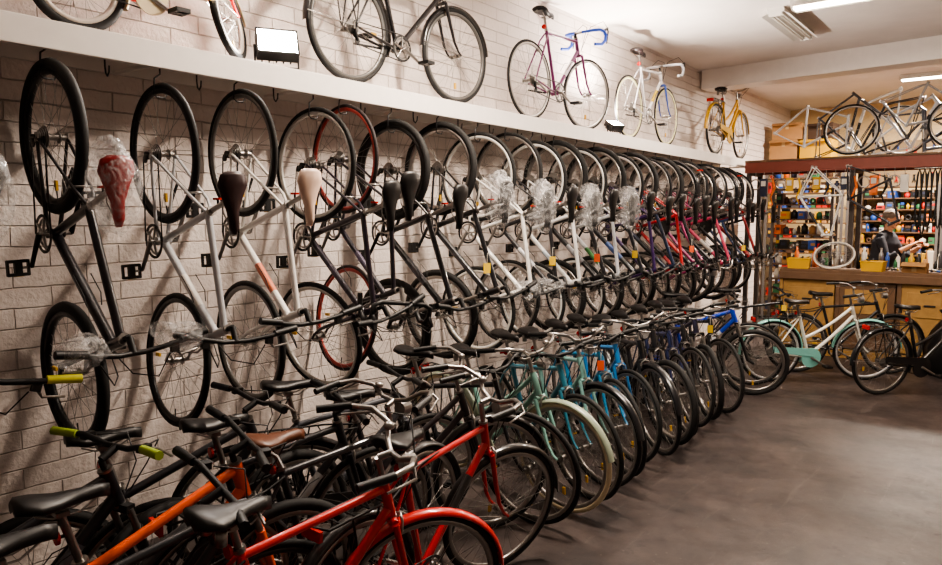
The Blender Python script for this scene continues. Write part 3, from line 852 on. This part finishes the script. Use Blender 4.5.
# ------------------------------------------------------------------ mechanic
def remesh(o, vs, it=4):
    m = o.modifiers.new('remesh','REMESH'); m.mode = 'VOXEL'; m.voxel_size = vs; m.use_smooth_shade = True
    s = o.modifiers.new('smooth','SMOOTH'); s.iterations = it; s.factor = .5
mech = link(bpy.data.objects.new('mechanic', None)); mech.location = (2.15, 11.60, 0); mech.rotation_euler = (0,0,r_(-12)); mech.scale = (1.06,1.06,1.06)
SKIN = mat('skin', (200,150,122), .5); SHIRT = mat('dark_shirt', (34,36,46), .8, vary=.1); JEANS = mat('denim', (44,52,74), .8, vary=.1); HAIR = mat('grey_hair', (122,110,100), .7, vary=.3)
b = MB()
b.tube([(0,0,.98),(.0,0,1.08),(.03,0,1.22),(.05,0,1.36),(.055,0,1.45),(.06,0,1.50)], [.155,.15,.16,.17,.13,.065], 0, 18, sq=1.0)
b.tube([(.05,-.20,1.43),(.055,-.08,1.46),(.055,.08,1.46),(.05,.20,1.43)], [.062,.07,.07,.062], 0, 12)
EL = {-1: (.17,-.26,1.17), 1: (.19,.25,1.17)}; WR = {-1: (.39,-.14,1.33), 1: (.40,.13,1.30)}
for sy in (-1,1):
    e = V(EL[sy]); w = V(WR[sy]); s = V((.05,sy*.205,1.425))
    b.tube([s, s*.5+e*.5, e, e*.6+w*.4], [.06,.054,.047,.044], 0, 12)
o = obj(b, 'shirt', [SHIRT], parent=mech); remesh(o, .014)
b = MB()
b.tube([(0,0,1.02),(0,0,.92)], [.15,.155], 0, 16)
for sy in (-1,1):
    b.tube([(0,sy*.085,.95),(.01,sy*.095,.72),(.025,sy*.10,.50),(.005,sy*.105,.28),(0,sy*.105,.09)], [.095,.085,.064,.058,.055], 0, 12)
o = obj(b, 'trousers', [JEANS], parent=mech); remesh(o, .014)
b = MB()
for sy in (-1,1):
    b.tube([(-.06,sy*.105,.05),(.02,sy*.105,.055),(.12,sy*.11,.04),(.19,sy*.11,.03)], [.045,.05,.042,.028], 0, 12)
o = obj(b, 'shoes', [BLACK], parent=mech); remesh(o, .01)
b = MB()
hc = V((.105,0,1.665)); Rh = Matrix.Rotation(r_(14),3,'Y')
def hp(x,y,z): return hc+Rh@V((x,y,z))
b.tube([(.055,0,1.47),(.075,0,1.55),hp(-.015,0,-.03)], [.058,.054,.056], 0, 14)
b.ell(hp(-.012,0,.025), (.098,.077,.095), 0, 20, 14, Rh)
b.ell(hp(.022,0,-.045), (.066,.058,.070), 0, 18, 12, Rh)
b.ell(hp(.062,0,-.088), (.026,.028,.022), 0, 12, 8, Rh)
b.tube([hp(.082,0,.022),hp(.098,0,-.002),hp(.108,0,-.022),hp(.088,0,-.032)], [.009,.011,.014,.010], 0, 8)
b.tube([hp(.080,-.035,.03),hp(.088,0,.032),hp(.080,.035,.03)], .010, 0, 8)
for z in (-.050,-.060): b.tube([hp(.074,-.022,z),hp(.086,0,z),hp(.074,.022,z)], .006, 0, 8)
for sy in (-1,1):
    b.ell(hp(-.008,sy*.079,-.008), (.018,.008,.030), 0, 10, 8, Rh)
    b.ell(hp(.055,sy*.040,-.025), (.022,.016,.018), 0, 10, 8, Rh)
o = obj(b, 'head', [SKIN], parent=mech); remesh(o, .0055, 2)
b = MB()
for sy in (-1,1):
    b.ell(hp(.079,sy*.030,.008), (.010,.013,.010), 0, 10, 8, Rh); b.ell(hp(.087,sy*.030,.008), (.004,.006,.006), 1, 8, 6, Rh)
    b.tube([hp(.086,sy*.016,.032),hp(.083,sy*.044,.033)], .005, 2, 6)
b.tube([hp(.083,-.02,-.0555),hp(.092,0,-.0555),hp(.083,.02,-.0555)], .0035, 3, 6)
obj(b, 'face_details', [mat('eye_white',(225,220,215),.3), mat('iris',(50,36,26),.2), HAIR, mat('lips',(150,80,72),.5)], parent=mech)
b = MB()
b.ell(hp(-.025,0,.042), (.102,.086,.095), 0, 20, 14, Rh)
b.ell(hp(-.062,0,-.01), (.062,.076,.085), 0, 18, 12, Rh)
for i in range(16):
    a = random.uniform(-2.2,2.2); rr = random.uniform(.3,1)
    b.ell(hp(-.03-.08*math.cos(a)*rr*.7, .075*math.sin(a)*rr, .09+.04*(1-rr)), (.026,.022,.02), 0, 8, 6)
o = obj(b, 'hair', [HAIR], parent=mech); remesh(o, .008, 2)
for sy in (-1,1):
    b = MB(); e = V(EL[sy]); w = V(WR[sy]); d = (w-e).normalized()
    side = V((0,0,1)).cross(d).normalized(); up = d.cross(side)
    pc = w+d*.05
    b.tube([e*.45+w*.55, w-d*.02, w+d*.01], [.036,.027,.026], 0, 12)
    R = Matrix((d, side, up)).transposed()
    b.ell(pc, (.052,.040,.018), 0, 14, 10, R)
    for k,(off,ln) in enumerate([(-.030,.062),(-.010,.074),(.010,.070),(.029,.055)]):
        p0 = pc+d*.030+side*off; p1 = pc+d*.050+side*off; p2 = p1+d*ln*.45-up*ln*.2; p3 = p2-up*ln*.4+d*ln*.05; p4 = p3-up*ln*.05-d*ln*.25
        b.tube([p0,p1,p2,p3,p4], [.0095,.0095,.009,.008,.007], 0, 8)
    ts = -sy
    q0 = w+d*.02+side*ts*.022; b.tube([q0, q0+side*ts*.028+d*.025-up*.01, q0+side*ts*.030+d*.05-up*.028, q0+side*ts*.018+d*.065-up*.04], [.013,.011,.010,.008], 0, 8)
    o = obj(b, 'forearm_and_hand_'+('right' if sy < 0 else 'left'), [SKIN], parent=mech); remesh(o, .0045, 1)
    if sy < 0:
        bt = MB(); c = pc+d*.075-up*.022
        bt.tube([c-side*.09, c+side*.03], .010, 0, 8); bt.tube([c+side*.03, c+side*.16], .004, 1, 8)
        obj(bt, 'screwdriver', [PAL[0], METAL], parent=mech)

# ------------------------------------------------------------------ world, camera
w = bpy.data.worlds.new('world'); sc.world = w; w.use_nodes = True
w.node_tree.nodes['Background'].inputs[0].default_value = (1,.85,.7,1)
w.node_tree.nodes['Background'].inputs[1].default_value = .04
try:
    sc.view_settings.look = 'AgX - Medium High Contrast'
    sc.view_settings.exposure = .55
except Exception as ex: print(ex)
cam = bpy.data.cameras.new('camera'); co = link(bpy.data.objects.new('camera', cam))
co.location = (3.8, 0, 1.8); co.rotation_euler = (r_(90-5.2), 0, r_(37.8))
cam.sensor_width = 36; cam.lens = 27.5; cam.clip_start = .05
sc.camera = co
